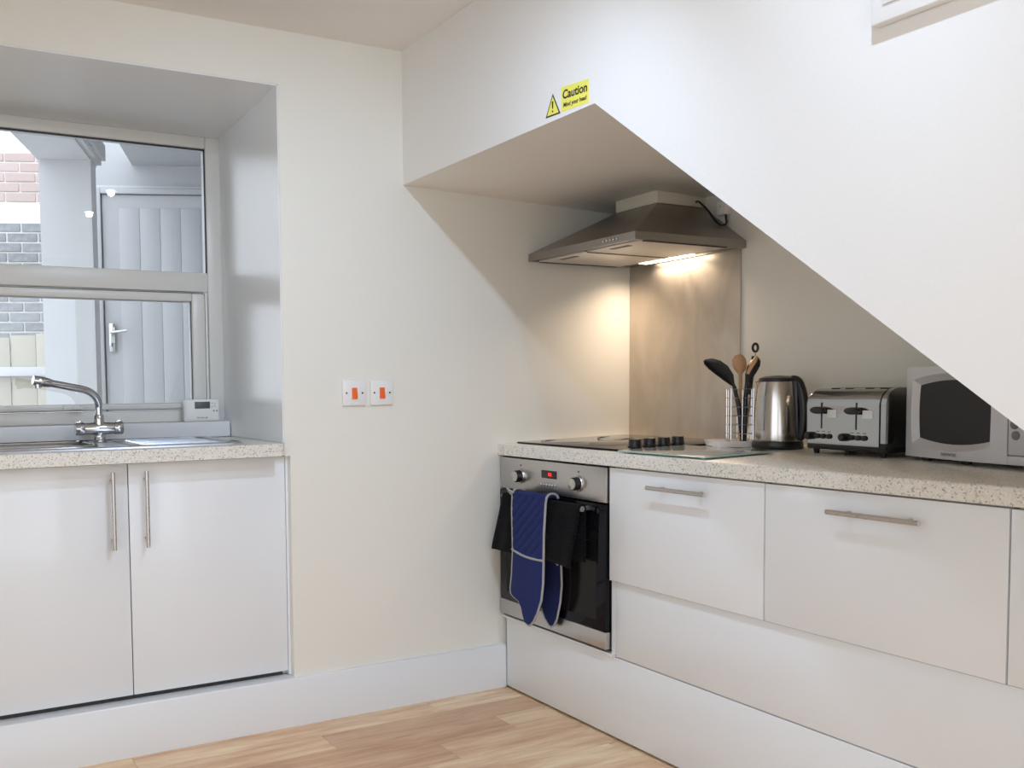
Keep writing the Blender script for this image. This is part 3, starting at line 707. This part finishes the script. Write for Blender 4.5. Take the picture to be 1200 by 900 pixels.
for i in range(5): b = MB(); b.lathe([(.0042, x0+.001), (.0042, x0-.004), (.003, x0-.005)], (0, -.428-.0165*i, 1.609), 12, 'x'); b.build('button', 'chrome', hd)
ld = bpy.data.lights.new('hood_lamp_beam', 'AREA'); ld.shape = 'RECTANGLE'; ld.size = .036; ld.size_y = .24; ld.energy = HOOD_POWER; ld.spread = R(142); ld.color = (1, .76, .56)
lo = bpy.data.objects.new('hood_lamp_beam', ld); COL.objects.link(lo); lo.parent = hd; lo.location = (.579-.37, -.25+.29, -.008)
fs = thing('fused_spur', 'small white fused spur box on the alcove wall by the extractor', 'electrical outlet', (.63, -.487, 1.748))
MB().box(.600, .6295, -.468, -.512, 1.722, 1.770, .004).build('box', 'plastic', fs)
MB().lathe([(.004, .6005), (.004, .599)], (0, -.486, 1.752), 12, 'x').build('indicator', 'carcass', fs)
b = MB()
pts = [(.585, -.390, 1.782), (.580, -.402, 1.783), (.570, -.429, 1.768), (.570, -.461, 1.738), (.570, -.492, 1.701), (.574, -.516, 1.680), (.585, -.524, 1.682), (.600, -.516, 1.694), (.612, -.502, 1.708), (.615, -.497, 1.724)]
def cr(P, n=5):
    o = []; P = [Vector(p) for p in P]
    for i in range(len(P)-1):
        a, b_, c, d = P[max(i-1, 0)], P[i], P[i+1], P[min(i+2, len(P)-1)]
        for k in range(n):
            t = k/n; o.append(.5*((2*b_)+(c-a)*t+(2*a-5*b_+4*c-d)*t*t+(3*b_-a-3*c+d)*t**3))
    o.append(P[-1]); return o
b.tube(cr(pts), .0038, 10); fl_ = b.build('flex', 'black', fs)

# ------------------------------------------------------------------ kettle
kx, ky = .452, -.862; kz = wz(kx)+.0005
kt = thing('electric_kettle', 'cordless brushed steel kettle with black handle beside the toaster', 'kettle', (kx, ky, kz), R(-80))
kt.scale = (.95, .95, .97)
MB().lathe([(.076, .0), (.079, .004), (.079, .014), (.077, .024), (.074, .026)], (0, 0, 0), 40).build('power_base', 'black', kt, world=False)
MB().lathe([(.074, .026), (.0745, .030), (.074, .06), (.0725, .11), (.069, .16), (.064, .20), (.061, .214)], (0, 0, 0), 48).build('body', 'kettle', kt, world=False)
MB().lathe([(.061, .214), (.0615, .217), (.058, .226), (.040, .232), (.0, .2345)], (0, 0, 0), 40, cap=False).build('lid', 'black', kt, world=False)
hp_ = cr([(.040, 0, .219), (.056, 0, .221), (.071, 0, .209), (.083, 0, .172), (.089, 0, .13), (.088, 0, .08), (.082, 0, .045), (.074, 0, .034)], 5)
b = MB(); b.tube(hp_, [.011+.004*math.sin(math.pi*i/(len(hp_)-1)) for i in range(len(hp_))], 14)
b.hexa([(.060, -.017, .03), (.080, -.014, .03), (.080, .014, .03), (.060, .017, .03), (.045, -.020, .222), (.074, -.014, .216), (.074, .014, .216), (.045, .020, .222)], .004)
b.build('handle', 'black', kt, world=False)
b = MB(); b.box(-.0125, .0125, -.004, .004, -.055, .055, .004)
wg = b.build('water_gauge', 'silver', kt, world=False); a = R(256)
wg.matrix_basis = Matrix.Translation((.0715*math.cos(a), .0715*math.sin(a), .115)) @ Matrix.Rotation(a-R(90), 4, 'Z') @ Matrix.Rotation(R(3), 4, 'X')
MB().hexa([(-.060, -.016, .185), (-.050, -.02, .185), (-.050, .02, .185), (-.060, .016, .185), (-.078, -.008, .216), (-.05, -.022, .216), (-.05, .022, .216), (-.078, .008, .216)], .003).build('spout', 'kettle', kt, world=False)

# ------------------------------------------------------------------ toaster  (local: x along its front to the right, y back, z up)
tz = wz(.4)
ts = thing('toaster', 'four-slice chrome toaster with black levers between kettle and microwave', 'toaster', (.368, -1.030, tz), R(-97))
TW, TD = .262, .20
prof = [(0, .030), (0, .138)]+[(.045-.045*math.cos(R(a)), .138+.050*math.sin(R(a))) for a in range(10, 91, 10)]+[(TD-.045+.045*math.sin(R(a)), .138+.050*math.cos(R(a))) for a in range(0, 91, 10)]+[(TD, .030)]
MB().prism(prof, lambda y, z: (.010, y, z), lambda y, z: (TW-.010, y, z)).build('casing', 'toaster', ts, world=False, smooth=30)
pc = [(.003+y*(TD-.006)/TD, z-.003 if z > .1 else z) for y, z in prof]
for xa, xb_ in ((.0, .010), (TW-.010, TW+.010)): 
    MB().prism(pc, lambda y, z: (xa, y, z), lambda y, z: (xb_, y, z), .003).build('end_cap', 'blackmatt' if xa else 'toaster', ts, world=False, smooth=30)
MB().prism([(-.001, .04), (-.0005, .138)]+[(y-.001, z+.001) for y, z in prof[2:12]]+[(.09, .13), (.02, .04)], lambda y, z: (TW-.004, y, z), lambda y, z: (TW+.0115, y, z)).build('chrome_hoop', 'toaster', ts, world=False)
MB().box(.0, TW+.008, .004, TD-.004, .014, .032, .004).build('base', 'black', ts, world=False)
for fx in (.012, .125, TW-.02):
    for fy in (.03, TD-.03): MB().lathe([(.007, .0), (.010, .016)], (fx, fy, 0), 14).build('foot', 'black', ts, world=False)
for i, lx in enumerate((.058, .178)):
    s = MB().box(lx-.0018, lx+.0018, -.0012, .004, .074, .148).build('lever_slot', 'ink', ts, world=False)
    b = MB(); b.lathe([(.003, -.024), (.0095, -.022), (.0105, -.012), (.008, -.001)], (0, 0, 0), 24, 'y'); b.bm.transform(Matrix.Translation((lx, 0, .126)) @ Matrix.Diagonal((2.3, 1, 1, 1)))
    b.build('lever', 'black', ts, world=False)
    MB().box(lx+.021, lx+.053, -.0010, .001, .106, .128).build('pale_rectangle', 'plastic', ts, world=False)  # pale rectangle to the right of each lever
    MB().lathe([(.0115, -.0005), (.0105, -.014), (.009, -.016)], (lx-.040 if i == 0 else lx-.038, 0, .052), 24, 'y').build('browning_knob', 'black', ts, world=False)
    for k in range(3):
        MB().lathe([(.0075, -.0005), (.0068, -.006), (.005, -.0065)], (lx-.013+.0205*k, 0, .052), 18, 'y').build('button', 'blackmatt', ts, world=False)
        MB().box(lx-.018+.0205*k, lx-.008+.0205*k, -.0006, .001, .064, .066).build('mark', 'greyink', ts, world=False)
for i in range(4):
    sx = .070+.058*i-.01*(i % 2)
    MB().box(sx-.013, sx+.013, .035, TD-.035, .1875, .1888).build('slot', 'ink', ts, world=False)

# ------------------------------------------------------------------ microwave (local: x to the right along its front)
mz = wz(.38)
mw = thing('microwave', 'silver microwave with dark window under the sloping stair', 'microwave', (.370, -1.334, mz), R(-107))
MWW, MWH, ZB = .44, .231, .011
MB().box(.004, MWW-.004, .012, .245, ZB+.003, ZB+MWH-.003, .006).build('casing', 'silver', mw, world=False)
def barrel(x0, x1, z0, z1, bx, bz, n=12):
    P = []
    for i in range(n): u = i/n; P.append((x0+(x1-x0)*u, z0-bz*4*u*(1-u)))
    for i in range(n): u = i/n; P.append((x1+bx*.3*4*u*(1-u), z0+(z1-z0)*u))
    for i in range(n): u = i/n; P.append((x1+(x0-x1)*u, z1+bz*4*u*(1-u)))
    for i in range(n): u = i/n; P.append((x0-bx*4*u*(1-u), z1+(z0-z1)*u))
    return P
DW = .317
out = []
n_ = 12
for i in range(n_): out.append((DW*i/n_, ZB))
for i in range(n_): out.append((DW, ZB+MWH*i/n_))
for i in range(n_): out.append((DW-DW*i/n_, ZB+MWH))
for i in range(n_): out.append((0, ZB+MWH-MWH*i/n_))
b1 = barrel(.028, .275, ZB+.036, ZB+.197, .006, .016); b2 = barrel(.044, .263, ZB+.050, ZB+.183, .004, .013)
fy = lambda x: -.010*4*(x/DW)*(1-x/DW)
b = MB(); b.ring([(x, .012, z) for x, z in out], [(x, fy(x) if 0 < x < DW else 0, z) for x, z in out])
b.ring([(x, fy(x) if 0 < x < DW else 0, z) for x, z in out], [(x, fy(x)-.002, z) for x, z in b1]); b.ring([(x, fy(x)-.002, z) for x, z in b1], [(x, .006, z) for x, z in b2])
dro_ = b.build('door', 'silver', mw, world=False, weld=True, smooth=35)
b = MB(); b.bm.faces.new([b.bm.verts.new((x, .0055, z)) for x, z in barrel(.042, .265, ZB+.048, ZB+.185, .004, .013)])
b.build('window', 'mwglass', dro_, world=True) if False else b.build('window', 'mwglass', dro_, world=False)
text('DAEWOO', .0105, 'greyink', mw, world_mat(mw) @ face_mtx((.158, -.0125, ZB+.012), (1, 0, 0)))
cp = MB().box(DW+.0015, MWW, 0, .014, ZB+.022, ZB+MWH, .003).build('control_panel', 'silver', mw, world=False)
MB().box(DW+.0015, MWW, -.003, .014, ZB, ZB+.021, .003).build('door_release', 'silver', mw, world=False)
for r_ in range(4):
    for c_ in range(3):
        if r_ == 3 and c_ == 2: pass
        MB().lathe([(.0105, .001), (.0100, -.003), (.008, -.004)], (DW+.024+.034*c_-(.004 if r_ == 1 else 0), 0, ZB+.068+.0245*r_), 18, 'y').build('button', 'midgrey', cp, world=False)
MB().lathe([(.022, .001), (.020, -.014), (.018, -.016)], (DW+.06, 0, ZB+.195), 24, 'y').build('dial', 'silver', cp, world=False)
for fx in (.04, .17, MWW-.06):
    for fy_ in (.03, .21): MB().lathe([(.012, .0), (.014, ZB+.004)], (fx, fy_, 0), 14).build('foot', 'black', mw, world=False)

# ------------------------------------------------------------------ caution sign
cs = thing('caution_sign', 'yellow caution mind your head sticker with warning triangle above the stair corner', 'sign', (-.4, -.9, 1.88))
XS = -.4006
MB().prism([(-.876, 1.914), (-.877, 1.850), (-.988, 1.845), (-.987, 1.904)], lambda y, z: (XS, y, z), lambda y, z: (-.4001, y, z)).build('text_panel', 'yellow', cs)
MB().prism([(-.840, 1.908), (-.809, 1.851), (-.872, 1.8485)], lambda y, z: (XS, y, z), lambda y, z: (-.4001, y, z)).build('triangle_border', 'ink', cs)
MB().prism([(-.8402, 1.9005), (-.8155, 1.8545), (-.8655, 1.8525)], lambda y, z: (XS-.0004, y, z), lambda y, z: (XS+.0002, y, z)).build('triangle', 'yellow', cs)
MB().prism([(-.8365, 1.888), (-.8435, 1.8875), (-.842, 1.868), (-.838, 1.8685)], lambda y, z: (XS-.0007, y, z), lambda y, z: (XS, y, z)).prism([(-.8375, 1.864), (-.8425, 1.8635), (-.8425, 1.859), (-.8375, 1.8595)], lambda y, z: (XS-.0007, y, z), lambda y, z: (XS, y, z)).build('exclamation_mark', 'ink', cs)
text('Caution', .031, 'ink', cs, face_mtx((XS-.0003, -.932, 1.888), (0, -1, -.07)), off=.0007)
text('Mind your head', .0155, 'ink', cs, face_mtx((XS-.0003, -.932, 1.8625), (0, -1, -.05)), sx=.95, off=.0003)

# ------------------------------------------------------------------ white box high on the stair side
eb = thing('meter_box', 'white flush cover box mounted high on the stair side at top right', 'electrical box', (-.4, -2.0, 1.76))
MB().box(-.424, -.4003, -1.776, -2.25, 1.757, 2.18, .003).build('body', 'plastic', eb)
MB().box(-.428, -.424, -1.80, -2.225, 1.785, 2.155, .002).build('cover', 'plastic', eb)
